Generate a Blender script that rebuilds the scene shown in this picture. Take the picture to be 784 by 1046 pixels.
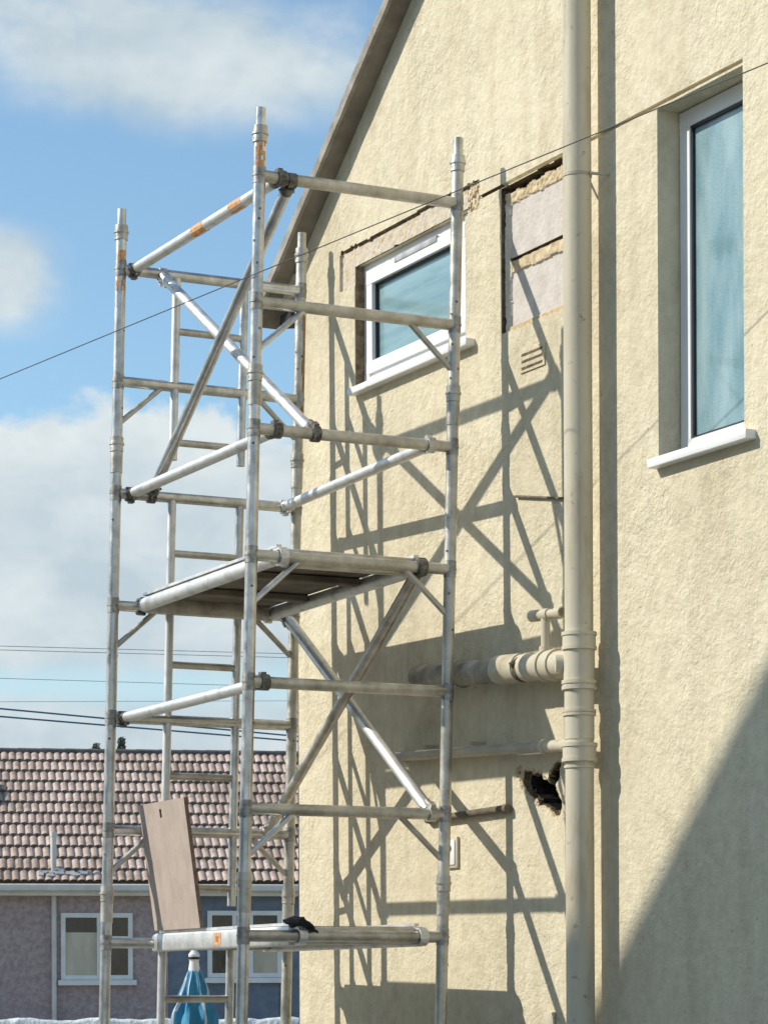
import bpy, bmesh, math, random
from mathutils import Vector, Matrix, noise as mn

for o in list(bpy.data.objects): bpy.data.objects.remove(o)
scene = bpy.context.scene
COL = scene.collection
R = math.radians
random.seed(7)
GZ = 1.85                       # the scene is laid out round the scaffold's eye-level rung, then lifted so the ground is 0

# ------------------------------------------------------------------ camera
YAW, PIT, ROLL = 0.48557, 0.00708, -0.00383
cam = bpy.data.cameras.new('camera'); cam_o = bpy.data.objects.new('camera', cam); COL.objects.link(cam_o)
cam.sensor_fit = 'HORIZONTAL'; cam.sensor_width = 36.0
cam.lens = 36.0 * 2780.1 / 784.0
cam.shift_x = 1.36 / 784.0; cam.shift_y = 472.86 / 784.0
cam.clip_start = 0.1; cam.clip_end = 3000
rv = Vector((math.cos(YAW), -math.sin(YAW), 0))
uv_ = Vector((-math.sin(PIT) * math.sin(YAW), -math.sin(PIT) * math.cos(YAW), math.cos(PIT)))
fv = Vector((math.cos(PIT) * math.sin(YAW), math.cos(PIT) * math.cos(YAW), math.sin(PIT)))
cxv = math.cos(ROLL) * rv + math.sin(ROLL) * uv_
cyv = -math.sin(ROLL) * rv + math.cos(ROLL) * uv_
M = Matrix((cxv, cyv, -fv)).transposed().to_4x4()
M.translation = Vector((-4.5023, -9.7008, -0.2303))
cam_o.matrix_world = M
scene.camera = cam_o

# ------------------------------------------------------------------ sky and sun
SUN = Vector((-1.0, 0.5596, 0.8561)).normalized()       # towards the sun
world = bpy.data.worlds.new('World'); scene.world = world; world.use_nodes = True
SKY_STRENGTH = 0.15
SUN_EL = math.asin(SUN.z); SUN_AZ = math.atan2(SUN.x, SUN.y)

def build_sky():
    nt = world.node_tree; N = nt.nodes; L = nt.links
    N.clear()
    out = N.new('ShaderNodeOutputWorld'); bg = N.new('ShaderNodeBackground'); L.new(bg.outputs[0], out.inputs[0])
    bg.inputs['Strength'].default_value = SKY_STRENGTH
    sky = N.new('ShaderNodeTexSky'); sky.sky_type = 'NISHITA'; sky.sun_disc = False
    sky.sun_elevation = SUN_EL; sky.sun_rotation = SUN_AZ
    sky.air_density = 1.0; sky.dust_density = 0.6; sky.ozone_density = 2.2
    tc = N.new('ShaderNodeTexCoord')
    sep = N.new('ShaderNodeSeparateXYZ'); L.new(tc.outputs['Generated'], sep.inputs[0])
    def m(op, a, b=None, c=None, clamp=False):
        n = N.new('ShaderNodeMath'); n.operation = op; n.use_clamp = clamp
        for i, v in enumerate((a, b, c)):
            if v is None: continue
            if isinstance(v, (int, float)): n.inputs[i].default_value = v
            else: L.new(v, n.inputs[i])
        return n.outputs[0]
    az = m('ARCTAN2', sep.outputs[0], sep.outputs[1]); el = m('ARCSINE', sep.outputs[2])
    comb = N.new('ShaderNodeCombineXYZ'); L.new(az, comb.inputs[0]); L.new(m('MULTIPLY', el, 1.5), comb.inputs[1])
    def nz(scale, detail, rough=0.55, dist=0.0, w=0.0):
        n = N.new('ShaderNodeTexNoise'); n.noise_dimensions = '4D'
        n.inputs['Scale'].default_value = scale; n.inputs['Detail'].default_value = detail
        n.inputs['Roughness'].default_value = rough; n.inputs['Distortion'].default_value = dist; n.inputs['W'].default_value = w
        L.new(comb.outputs[0], n.inputs['Vector']); return n.outputs['Fac']
    f1 = nz(15, 8, 0.58, 0.3, 1.3); f2 = nz(45, 5, 0.5, 0.2, 4.1)
    f3 = nz(24, 6, 0.55, 0.6, 7.7)
    def blob(a0, e0, ra, re, s):
        x = m('DIVIDE', m('SUBTRACT', az, a0), ra); y = m('DIVIDE', m('SUBTRACT', el, e0), re)
        r2 = m('ADD', m('MULTIPLY', x, x), m('MULTIPLY', y, y))
        return m('MULTIPLY', m('EXPONENT', m('MULTIPLY', r2, -1.0)), s)
    blobs = [(0.42, 0.331, 0.078, 0.022, 1.1), (0.36, 0.350, 0.06, 0.014, 0.55), (0.345, 0.256, 0.030, 0.019, 1.05)]
    tot = None
    for b in blobs:
        v = blob(*b); tot = v if tot is None else m('ADD', tot, v)
    # ordinary scattered cloud elsewhere in the sky dome
    n2 = nz(2.2, 6, 0.55, 0.3, 9.0)
    far = m('MULTIPLY', m('GREATER_THAN', m('ABSOLUTE', m('SUBTRACT', az, 0.42)), 0.35), m('MULTIPLY', m('SUBTRACT', n2, 0.45), 3.0, clamp=True))
    edge = m('ADD', 0.212, m('MULTIPLY', m('SUBTRACT', f1, 0.5), 0.10))
    bank = m('DIVIDE', m('SUBTRACT', edge, el), 0.016, clamp=True)
    gx = m('DIVIDE', m('SUBTRACT', el, 0.113), 0.010); gap = m('SUBTRACT', 1.0, m('MULTIPLY', m('EXPONENT', m('MULTIPLY', m('MULTIPLY', gx, gx), -1.0)), 0.5))
    bank = m('MULTIPLY', m('MULTIPLY', bank, gap), m('ADD', 0.42, m('MULTIPLY', f3, 0.75)))
    fac = m('ADD', m('MULTIPLY', tot, m('ADD', m('MULTIPLY', f1, 2.1), -0.28)), m('MULTIPLY', m('SUBTRACT', f2, 0.5), 0.22))
    fac = m('ADD', m('ADD', fac, bank), m('MULTIPLY', far, 0.7), clamp=True)
    fac = m('MULTIPLY', fac, 1.15, clamp=True)
    mp = N.new('ShaderNodeMapRange'); mp.interpolation_type = 'SMOOTHSTEP'
    mp.inputs['From Min'].default_value = 0.16; mp.inputs['From Max'].default_value = 0.80; L.new(fac, mp.inputs['Value'])
    shade = N.new('ShaderNodeMix'); shade.data_type = 'RGBA'
    shade.inputs[6].default_value = (0.34 / SKY_STRENGTH, 0.41 / SKY_STRENGTH, 0.455 / SKY_STRENGTH, 1)
    shade.inputs[7].default_value = (0.49 / SKY_STRENGTH, 0.535 / SKY_STRENGTH, 0.545 / SKY_STRENGTH, 1)
    tx = m('DIVIDE', m('SUBTRACT', edge, el), 0.035); top = m('MULTIPLY', m('EXPONENT', m('MULTIPLY', m('MULTIPLY', tx, tx), -1.0)), 0.55)
    L.new(m('ADD', top, m('MULTIPLY', m('SUBTRACT', m('ADD', m('MULTIPLY', f3, 0.65), m('MULTIPLY', f2, 0.35)), 0.40), 3.2, clamp=True), clamp=True), shade.inputs[0])
    mix = N.new('ShaderNodeMix'); mix.data_type = 'RGBA'
    tint = N.new('ShaderNodeMix'); tint.data_type = 'RGBA'; tint.blend_type = 'MULTIPLY'; tint.inputs[0].default_value = 1.0
    tint.inputs[7].default_value = (0.70, 0.78, 0.745, 1)
    L.new(sky.outputs[0], tint.inputs[6])
    L.new(mp.outputs[0], mix.inputs[0]); L.new(tint.outputs[2], mix.inputs[6]); L.new(shade.outputs[2], mix.inputs[7])
    L.new(mix.outputs[2], bg.inputs['Color'])
build_sky()
sun = bpy.data.lights.new('sun', 'SUN'); sun.energy = 2.95; sun.angle = R(0.5); sun.color = (1.0, 0.94, 0.83)
sun_o = bpy.data.objects.new('sun', sun); COL.objects.link(sun_o)
sun_o.rotation_euler = (-SUN).to_track_quat('-Z', 'Y').to_euler(); sun_o.location = (-20, 15, 30)
vs = scene.view_settings
vs.view_transform = 'Standard'; vs.look = 'None'; vs.exposure = 0.63; vs.gamma = 1.0; vs.use_curve_mapping = False

# ------------------------------------------------------------------ materials
def new_mat(name):
    m = bpy.data.materials.new(name); m.use_nodes = True
    nt = m.node_tree; b = nt.nodes['Principled BSDF']
    return m, nt, b
def noise_node(nt, scale, detail=4, rough=0.55, dist=0.0, vec=None):
    n = nt.nodes.new('ShaderNodeTexNoise'); n.inputs['Scale'].default_value = scale
    n.inputs['Detail'].default_value = detail; n.inputs['Roughness'].default_value = rough; n.inputs['Distortion'].default_value = dist
    if vec is None:
        g = nt.nodes.new('ShaderNodeNewGeometry'); vec = g.outputs['Position']
    nt.links.new(vec, n.inputs['Vector']); return n
def ramp(nt, fac, stops):
    r = nt.nodes.new('ShaderNodeValToRGB'); e = r.color_ramp.elements
    while len(e) < len(stops): e.new(0.5)
    for i, (p, c) in enumerate(stops): e[i].position = p; e[i].color = (*c, 1)
    nt.links.new(fac, r.inputs[0]); return r.outputs[0]
def scaled_pos(nt, sx, sy, sz):
    g = nt.nodes.new('ShaderNodeNewGeometry'); mp = nt.nodes.new('ShaderNodeMapping'); mp.inputs['Scale'].default_value = (sx, sy, sz)
    nt.links.new(g.outputs['Position'], mp.inputs[0]); return mp.outputs[0]
def mottled(name, c1, c2, scale=8, rough=0.8, metallic=0.0, bump=0.0, bscale=60, spec=0.5, detail=5, lo=0.35, hi=0.65, dist=0.01, vec=None, rvar=0.0):
    m, nt, b = new_mat(name)
    v = scaled_pos(nt, *vec) if vec else None
    n = noise_node(nt, scale, detail, 0.6, 0.0, v)
    nt.links.new(ramp(nt, n.outputs['Fac'], [(lo, c1), (hi, c2)]), b.inputs['Base Color'])
    b.inputs['Roughness'].default_value = rough; b.inputs['Metallic'].default_value = metallic
    b.inputs['Specular IOR Level'].default_value = spec
    if rvar:
        n3 = noise_node(nt, 14, 4); mr = nt.nodes.new('ShaderNodeMapRange')
        mr.inputs['To Min'].default_value = rough - rvar; mr.inputs['To Max'].default_value = rough + rvar
        mr.inputs['From Min'].default_value = 0.3; mr.inputs['From Max'].default_value = 0.7
        nt.links.new(n3.outputs['Fac'], mr.inputs['Value']); nt.links.new(mr.outputs[0], b.inputs['Roughness'])
    if bump:
        n2 = noise_node(nt, bscale, 4); bp = nt.nodes.new('ShaderNodeBump'); bp.inputs['Strength'].default_value = bump; bp.inputs['Distance'].default_value = dist
        nt.links.new(n2.outputs['Fac'], bp.inputs['Height']); nt.links.new(bp.outputs[0], b.inputs['Normal'])
    return m

def render_mat():
    m, nt, b = new_mat('cream_roughcast')
    n1 = noise_node(nt, 1.1, 5, 0.6); n2 = noise_node(nt, 16, 4, 0.6)
    a = ramp(nt, n1.outputs['Fac'], [(0.30, (0.650, 0.580, 0.425)), (0.52, (0.715, 0.645, 0.480)), (0.72, (0.765, 0.695, 0.530))])
    c = ramp(nt, n2.outputs['Fac'], [(0.28, (0.86, 0.85, 0.83)), (0.6, (1.0, 1.0, 1.0))])
    mx = nt.nodes.new('ShaderNodeMix'); mx.data_type = 'RGBA'; mx.blend_type = 'MULTIPLY'; mx.inputs[0].default_value = 1.0
    nt.links.new(a, mx.inputs[6]); nt.links.new(c, mx.inputs[7])
    # rain streaks
    st = noise_node(nt, 1.0, 5, 0.6, 0.0, scaled_pos(nt, 5, 5, 0.5))
    s2 = ramp(nt, st.outputs['Fac'], [(0.30, (0.84, 0.825, 0.79)), (0.52, (1, 1, 1))])
    mx2 = nt.nodes.new('ShaderNodeMix'); mx2.data_type = 'RGBA'; mx2.blend_type = 'MULTIPLY'; mx2.inputs[0].default_value = 0.8
    nt.links.new(mx.outputs[2], mx2.inputs[6]); nt.links.new(s2, mx2.inputs[7])
    # pin-hole pits
    vo = nt.nodes.new('ShaderNodeTexVoronoi'); vo.inputs['Scale'].default_value = 9; g = nt.nodes.new('ShaderNodeNewGeometry')
    nt.links.new(g.outputs['Position'], vo.inputs['Vector'])
    pit = ramp(nt, vo.outputs['Distance'], [(0.035, (0.55, 0.50, 0.42)), (0.07, (1, 1, 1))])
    mx3 = nt.nodes.new('ShaderNodeMix'); mx3.data_type = 'RGBA'; mx3.blend_type = 'MULTIPLY'; mx3.inputs[0].default_value = 0.6
    nt.links.new(mx2.outputs[2], mx3.inputs[6]); nt.links.new(pit, mx3.inputs[7])
    nt.links.new(mx3.outputs[2], b.inputs['Base Color'])
    b.inputs['Roughness'].default_value = 0.92; b.inputs['Specular IOR Level'].default_value = 0.15
    h1 = noise_node(nt, 36, 5, 0.62, 0.15); h2 = noise_node(nt, 95, 3, 0.6); h3 = noise_node(nt, 7, 3, 0.5)
    def mth(op, x, y):
        q = nt.nodes.new('ShaderNodeMath'); q.operation = op
        for i, v in enumerate((x, y)):
            if isinstance(v, (int, float)): q.inputs[i].default_value = v
            else: nt.links.new(v, q.inputs[i])
        return q.outputs[0]
    hh = mth('ADD', mth('ADD', h1.outputs['Fac'], mth('MULTIPLY', h2.outputs['Fac'], 0.35)), mth('MULTIPLY', h3.outputs['Fac'], 0.9))
    big = noise_node(nt, 2.3, 4, 0.6); mr = nt.nodes.new('ShaderNodeMapRange'); mr.inputs['From Min'].default_value = 0.32; mr.inputs['From Max'].default_value = 0.68
    mr.inputs['To Min'].default_value = 0.35; mr.inputs['To Max'].default_value = 0.85; nt.links.new(big.outputs['Fac'], mr.inputs['Value'])
    bp = nt.nodes.new('ShaderNodeBump'); bp.inputs['Distance'].default_value = 0.017; nt.links.new(mr.outputs[0], bp.inputs['Strength'])
    nt.links.new(hh, bp.inputs['Height']); nt.links.new(bp.outputs[0], b.inputs['Normal'])
    return m
MAT = {}
MAT['render'] = render_mat()
MAT['lintel'] = mottled('lintel_concrete', (0.53, 0.46, 0.365), (0.66, 0.585, 0.48), 22, 0.95, bump=0.7, bscale=45, spec=0.1)
MAT['block'] = mottled('pale_building_block', (0.54, 0.49, 0.44), (0.64, 0.59, 0.54), 14, 0.95, bump=0.3, bscale=70, spec=0.1)
MAT['mortar'] = mottled('sandy_mortar', (0.50, 0.37, 0.22), (0.66, 0.56, 0.38), 26, 0.95, bump=0.9, bscale=40, spec=0.1)
MAT['brown_gap'] = mottled('dirty_mortar_and_painted_shade', (0.10, 0.075, 0.05), (0.25, 0.19, 0.12), 30, 0.95, bump=0.8, bscale=50, spec=0.1)  # dirty mortar colour, also painted where recess edges and slots are shaded
MAT['black_gap'] = mottled('black_cavity', (0.012, 0.011, 0.010), (0.05, 0.045, 0.04), 30, 0.95, spec=0.1)  # near-black colour given to the deepest faces of the broken recesses
MAT['alu'] = mottled('weathered_aluminium', (0.40, 0.40, 0.39), (0.68, 0.68, 0.665), 15, 0.36, metallic=0.92, detail=8, lo=0.3, hi=0.62, bump=0.12, bscale=120, dist=0.003, rvar=0.10)
MAT['alu_dirty'] = mottled('cement_stained_aluminium', (0.36, 0.34, 0.295), (0.64, 0.615, 0.55), 14, 0.45, metallic=0.75, detail=8, lo=0.32, hi=0.62, bump=0.2, bscale=90, dist=0.003, rvar=0.10)
MAT['alu_bright'] = mottled('clean_aluminium', (0.50, 0.495, 0.48), (0.74, 0.735, 0.72), 12, 0.47, metallic=0.75, detail=6, lo=0.28, hi=0.5, rvar=0.08)
MAT['weld'] = mottled('dull_grey_weld', (0.24, 0.235, 0.22), (0.50, 0.49, 0.46), 40, 0.55, metallic=0.8)
MAT['clip'] = mottled('dark_brace_clip', (0.06, 0.056, 0.05), (0.27, 0.25, 0.22), 40, 0.5, metallic=0.4)
MAT['orange'] = mottled('orange_sticker', (0.62, 0.22, 0.05), (0.75, 0.48, 0.26), 55, 0.7)
MAT['rust'] = mottled('rust_smear', (0.30, 0.13, 0.05), (0.45, 0.28, 0.16), 45, 0.85)
MAT['ply'] = mottled('weathered_plywood', (0.22, 0.15, 0.10), (0.42, 0.32, 0.23), 5, 0.85, bump=0.2, vec=(3, 14, 3))
MAT['board'] = mottled('pinkish_plywood_board', (0.42, 0.335, 0.285), (0.50, 0.41, 0.355), 5, 0.8, bump=0.15, vec=(3, 3, 1.6), detail=7)
MAT['board_edge'] = mottled('board_edge', (0.20, 0.13, 0.09), (0.30, 0.21, 0.15), 30, 0.85)
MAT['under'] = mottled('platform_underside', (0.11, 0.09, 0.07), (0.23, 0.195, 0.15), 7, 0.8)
MAT['rag'] = mottled('dark_rag_cloth', (0.02, 0.02, 0.022), (0.06, 0.058, 0.055), 25, 0.9)
MAT['upvc'] = mottled('white_upvc', (0.76, 0.77, 0.77), (0.84, 0.845, 0.84), 3, 0.32, spec=0.4)
MAT['pipe'] = mottled('cream_painted_pipe', (0.52, 0.465, 0.345), (0.63, 0.575, 0.445), 4, 0.42, spec=0.4, vec=(1, 1, 0.35), detail=6, bump=0.08, bscale=50)
MAT['pipe_grey'] = mottled('grimy_grey_pipe', (0.24, 0.215, 0.17), (0.52, 0.47, 0.375), 9, 0.85, bump=0.7, bscale=30)
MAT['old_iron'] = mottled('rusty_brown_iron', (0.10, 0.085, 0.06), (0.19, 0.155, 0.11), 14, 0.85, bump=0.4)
MAT['pipe_dull'] = mottled('dull_grey_plastic_pipe', (0.38, 0.335, 0.25), (0.50, 0.45, 0.345), 8, 0.6)
MAT['black'] = mottled('black_plastic', (0.015, 0.015, 0.017), (0.03, 0.03, 0.032), 20, 0.45)
MAT['verge'] = mottled('cement_verge', (0.24, 0.215, 0.18), (0.40, 0.37, 0.33), 12, 0.9, bump=0.4)
MAT['soffit'] = mottled('weathered_soffit_board', (0.18, 0.155, 0.125), (0.28, 0.25, 0.20), 6, 0.85, bump=0.2)
MAT['slate'] = mottled('dark_roof_tile', (0.09, 0.075, 0.07), (0.17, 0.14, 0.13), 7, 0.8)
MAT['tile'] = mottled('pinkish_roof_tile', (0.47, 0.345, 0.275), (0.63, 0.49, 0.41), 7.5, 0.82, detail=8, lo=0.32, hi=0.62, bump=0.3, bscale=30, spec=0.25)
def overlay(mat, scale, stops, fac=1.0, vec=None, detail=6):
    nt = mat.node_tree; b = nt.nodes['Principled BSDF']; src = b.inputs['Base Color'].links[0].from_socket
    n = noise_node(nt, scale, detail, 0.62, 0.0, scaled_pos(nt, *vec) if vec else None)
    mx = nt.nodes.new('ShaderNodeMix'); mx.data_type = 'RGBA'; mx.blend_type = 'MULTIPLY'; mx.inputs[0].default_value = fac
    nt.links.new(src, mx.inputs[6]); nt.links.new(ramp(nt, n.outputs['Fac'], stops), mx.inputs[7]); nt.links.new(mx.outputs[2], b.inputs['Base Color'])
overlay(MAT['tile'], 0.9, [(0.34, (0.62, 0.60, 0.56)), (0.55, (1, 1, 1))])
overlay(MAT['tile'], 3.1, [(0.30, (0.74, 0.73, 0.68)), (0.46, (1, 1, 1))])
overlay(MAT['pipe'], 3.0, [(0.30, (0.72, 0.68, 0.60)), (0.46, (1, 1, 1))], 1.0, (2.5, 2.5, 0.6))
overlay(MAT['pipe'], 24, [(0.27, (0.52, 0.45, 0.36)), (0.36, (1, 1, 1))])
overlay(MAT['render'], 3.2, [(0.27, (0.80, 0.78, 0.73)), (0.42, (1, 1, 1))], 0.8)
MAT['joint'] = mottled('dark_tile_joint', (0.10, 0.078, 0.062), (0.20, 0.155, 0.125), 9, 0.95)
MAT['ridge'] = mottled('dark_ridge_tile', (0.07, 0.065, 0.065), (0.14, 0.125, 0.12), 6, 0.85)
MAT['pebble'] = mottled('purple_grey_pebbledash', (0.34, 0.265, 0.265), (0.50, 0.41, 0.405), 13, 0.95, detail=8, bump=0.8, bscale=22, spec=0.1, dist=0.03)
MAT['bluegrey'] = mottled('slate_blue_painted_wall', (0.15, 0.185, 0.24), (0.205, 0.24, 0.30), 6, 0.9, bump=0.4, bscale=25, spec=0.15)
MAT['gutter'] = mottled('pale_grey_gutter', (0.60, 0.58, 0.54), (0.72, 0.70, 0.665), 3, 0.5)
MAT['offwhite'] = mottled('offwhite_painted_frame', (0.70, 0.71, 0.70), (0.80, 0.81, 0.80), 4, 0.5)
MAT['lead'] = mottled('lead_flashing', (0.28, 0.29, 0.30), (0.5, 0.51, 0.52), 12, 0.6)
MAT['whitewash'] = mottled('whitewashed_rubble', (0.55, 0.57, 0.56), (0.80, 0.81, 0.80), 5, 0.9, bump=0.8, bscale=8, dist=0.05)
MAT['bluecloth'] = mottled('blue_canvas', (0.018, 0.15, 0.30), (0.04, 0.28, 0.46), 20, 0.7, vec=(1, 1, 0.2))
MAT['palecloth'] = mottled('pale_blue_canvas', (0.38, 0.50, 0.60), (0.60, 0.68, 0.74), 14, 0.7, vec=(1, 1, 0.2))
MAT['cable'] = mottled('black_cable', (0.045, 0.045, 0.048), (0.075, 0.075, 0.078), 3, 0.6)
MAT['bluecable'] = mottled('dark_blue_cable', (0.03, 0.16, 0.25), (0.05, 0.21, 0.31), 3, 0.5)
MAT['ground'] = mottled('rough_grass_ground', (0.13, 0.14, 0.07), (0.32, 0.29, 0.22), 1.4, 0.95, bump=0.6, bscale=14, dist=0.05, detail=9)
MAT['concrete'] = mottled('pale_concrete_slab', (0.34, 0.315, 0.275), (0.48, 0.455, 0.41), 3, 0.9, bump=0.3, bscale=40)
MAT['leaf'] = mottled('dark_conifer_leaf', (0.10, 0.12, 0.09), (0.20, 0.22, 0.17), 9, 0.8)
MAT['bark'] = mottled('brown_bark', (0.07, 0.05, 0.035), (0.14, 0.10, 0.07), 10, 0.9)
MAT['rubber'] = mottled('black_rubber_tyre', (0.015, 0.015, 0.015), (0.03, 0.03, 0.03), 10, 0.8)
MAT['nbrick'] = mottled('neighbour_cream_render', (0.66, 0.63, 0.56), (0.76, 0.73, 0.66), 2, 0.95, bump=0.5, bscale=30, spec=0.1)
MAT['curtain'] = mottled('tan_curtain', (0.42, 0.37, 0.28), (0.62, 0.56, 0.45), 2.5, 0.9, vec=(1, 1, 0.4))
def glass_mat(name, c1, c2, scale, vec, rough, bump):
    m = mottled(name, c1, c2, scale, rough, vec=vec, detail=7, lo=0.36, hi=0.64, bump=bump, bscale=130, dist=0.002)
    b = m.node_tree.nodes['Principled BSDF']; b.inputs['IOR'].default_value = 1.52
    b.inputs['Coat Weight'].default_value = 0.6; b.inputs['Coat Roughness'].default_value = 0.04
    return m
MAT['glass_small'] = glass_mat('teal_glass_painted_reflection', (0.14, 0.245, 0.27), (0.25, 0.385, 0.41), 2.6, (0.5, 0.5, 4.5), 0.20, 0.05)  # horizontal bands paint blurred reflections into the opaque pane
MAT['glass_obscure'] = glass_mat('obscured_bathroom_glass', (0.15, 0.275, 0.315), (0.30, 0.43, 0.46), 3.2, (3.0, 3.0, 0.9), 0.30, 0.9)
MAT['glass_dark'] = glass_mat('dark_window_glass', (0.018, 0.024, 0.030), (0.045, 0.05, 0.055), 3, (1, 1, 1), 0.1, 0.0)

# ------------------------------------------------------------------ helpers
def V(*a): return Vector(a)
def tube(bm, p0, p1, r, n=14, r2=None, cap=True):
    p0 = Vector(p0); p1 = Vector(p1); d = p1 - p0
    if d.length < 1e-6: return
    q = d.to_track_quat('Z', 'Y'); r2 = r if r2 is None else r2
    A = [bm.verts.new(p0 + q @ V(r * math.cos(2 * math.pi * i / n), r * math.sin(2 * math.pi * i / n), 0)) for i in range(n)]
    B = [bm.verts.new(p1 + q @ V(r2 * math.cos(2 * math.pi * i / n), r2 * math.sin(2 * math.pi * i / n), 0)) for i in range(n)]
    for i in range(n): bm.faces.new((A[i], A[(i + 1) % n], B[(i + 1) % n], B[i]))
    if cap: bm.faces.new(A[::-1]); bm.faces.new(B)
def hollow_end(bm, p0, p1, r, n=14):
    tube(bm, p0, p1, r, n)
def path(bm, pts, r, n=10):
    for a, b in zip(pts, pts[1:]): tube(bm, a, b, r, n)
def box(bm, c, s, ax=None):
    """box centred c, full sizes s, optional 3 axes"""
    c = Vector(c); ax = ax or (V(1, 0, 0), V(0, 1, 0), V(0, 0, 1))
    vs_ = []
    for i in (-.5, .5):
        for j in (-.5, .5):
            for k in (-.5, .5):
                vs_.append(bm.verts.new(c + ax[0] * (i * s[0]) + ax[1] * (j * s[1]) + ax[2] * (k * s[2])))
    for f in ((0, 1, 3, 2), (4, 6, 7, 5), (0, 4, 5, 1), (2, 3, 7, 6), (0, 2, 6, 4), (1, 5, 7, 3)):
        bm.faces.new([vs_[i] for i in f])
def boxmm(bm, a, b):
    a = Vector(a); b = Vector(b); box(bm, (a + b) / 2, [abs(b[i] - a[i]) for i in range(3)])
def bevelled(bm, w=0.004, seg=2):
    bmesh.ops.bevel(bm, geom=[e for e in bm.edges], offset=w, segments=seg, affect='EDGES', profile=0.5)
    return bm
def origin_of(o):
    p = V(0, 0, 0)
    while o is not None: p += o.location; o = o.parent
    return p
def obj(name, bm, mat, parent=None, loc=None, smooth=35, keep_normals=False):
    """link bm (given in scene coordinates) as one mesh object"""
    if not keep_normals: bmesh.ops.recalc_face_normals(bm, faces=bm.faces[:])
    base = V(*loc) if loc is not None else V(0, 0, 0)
    if parent is None and loc is None and len(bm.verts):
        xs = [v.co for v in bm.verts]
        base = V(sum(v.x for v in xs) / len(xs), sum(v.y for v in xs) / len(xs), min(v.z for v in xs))
    off = base if parent is None else origin_of(parent)
    for v in bm.verts: v.co -= off
    me = bpy.data.meshes.new(name); bm.to_mesh(me); bm.free()
    for mm in (mat if isinstance(mat, (list, tuple)) else [mat]): me.materials.append(mm)
    if smooth:
        me.shade_smooth()
        try: me.set_sharp_from_angle(angle=R(smooth))
        except Exception: pass
    o = bpy.data.objects.new(name, me); COL.objects.link(o)
    if parent is not None: o.parent = parent
    else: o.location = base
    return o
def tag(o, label=None, cat=None, group=None, kind=None):
    if label: o['label'] = label
    if cat: o['category'] = cat
    if group: o['group'] = group
    if kind: o['kind'] = kind
    return o
def empty(name, loc, label, cat, group=None):
    o = bpy.data.objects.new(name, None); o.empty_display_size = 0.2; o.location = loc; COL.objects.link(o)
    return tag(o, label, cat, group)
def BM(): return bmesh.new()
def nz3(x, y, z): return mn.noise(V(x, y, z))

# ------------------------------------------------------------------ ground
def ground_h(x, y):
    t = min(1, max(0, (y - 10) / 18.0)); t = t * t * (3 - 2 * t)
    return -GZ + 0.83 * t + 0.03 * nz3(x * .3, y * .3, 0)
bm = BM()
xs = sorted(set([-1500, -700, -300, -150, -80] + [i * 2.5 for i in range(-20, 29)] + [90, 150, 300, 700, 1500]))
ys = sorted(set([-1500, -700, -300, -150, -80] + [i * 2.5 for i in range(-20, 33)] + [100, 150, 300, 700, 1500]))
g = [[bm.verts.new((x, y, ground_h(x, y))) for y in ys] for x in xs]
for i in range(len(xs) - 1):
    for j in range(len(ys) - 1): bm.faces.new((g[i][j], g[i + 1][j], g[i + 1][j + 1], g[i][j + 1]))
tag(obj('ground', bm, MAT['ground'], loc=(0, 0, -GZ)), kind='structure')
bm = BM()
boxmm(bm, (-3.6, -12, -GZ - .1), (1.10, 6.0, -GZ + .05))
tag(obj('path', bm, MAT['concrete']), kind='structure')
GP = -GZ + .05      # top of the paved path

# ------------------------------------------------------------------ the house
XW = 1.1211                    # outer face of the gable wall
YC = 1.79                      # far corner
YR = -2.6; SL = 0.788          # ridge, roof slope
ZE = 3.16
ZR = ZE + (1.825 - YR) * SL
YN = 2 * YR - YC               # near corner
house = empty('house', (XW + 4, YR, -GZ), 'cream rendered gable-ended house with two white windows and a cream soil pipe', 'house')

OPEN = {'small': (0.19, 1.20, 2.495, 3.06), 'tall': (-1.80, -1.255, 1.75, 3.055)}
PA = (-0.75, 1.45, 2.40, 3.26)       # hacked-off render
PB = (-0.66, -0.16, 0.40, 0.76)      # broken hole by the pipe
GR = (3.064, 3.080)                   # groove along the lintel line
bm = BM()
def yl(z): return min(YC, 1.825 - (z - ZE) / SL)
def wall_cells():
    ysp = sorted({YN, YC, PA[0], PA[1], PB[0], PB[1], OPEN['tall'][0], OPEN['tall'][1]})
    zsp = sorted({-GZ - .2, PA[2], PA[3], PB[2], PB[3], OPEN['tall'][2], OPEN['tall'][3], GR[0], GR[1], ZE})
    def inside(y, z, r): return r[0] < y < r[1] and r[2] < z < r[3]
    for i in range(len(ysp) - 1):
        for j in range(len(zsp) - 1):
            y0, y1, z0, z1 = ysp[i], ysp[i + 1], zsp[j], zsp[j + 1]
            yc, zc = (y0 + y1) / 2, (z0 + z1) / 2
            if inside(yc, zc, PA) or inside(yc, zc, PB) or inside(yc, zc, OPEN['tall']): continue
            groove = GR[0] < zc < GR[1] and -2.6 < yc < PA[0]
            x = XW + (0.014 if groove else 0)
            f = lambda y, z: (min(y, yl(z)) if y == YC else (max(y, 2 * YR - yl(z)) if y == YN else y))
            bm.faces.new([bm.verts.new((x, f(y, z), z)) for y, z in ((y0, z0), (y0, z1), (y1, z1), (y1, z0))])
            if groove:
                for z in (z0, z1):
                    bm.faces.new([bm.verts.new((xx, yy, z)) for xx, yy in ((XW, y0), (XW, y1), (x, y1), (x, y0))])
                if y1 == PA[0]: bm.faces.new([bm.verts.new((xx, y1, zz)) for xx, zz in ((XW, z0), (x, z0), (x, z1), (XW, z1))])
wall_cells()
zt = PA[3]
bm.faces.new([bm.verts.new(p) for p in ((XW, yl(zt), zt), (XW, YR, ZR), (XW, 2 * YR - yl(zt), zt))])
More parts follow.
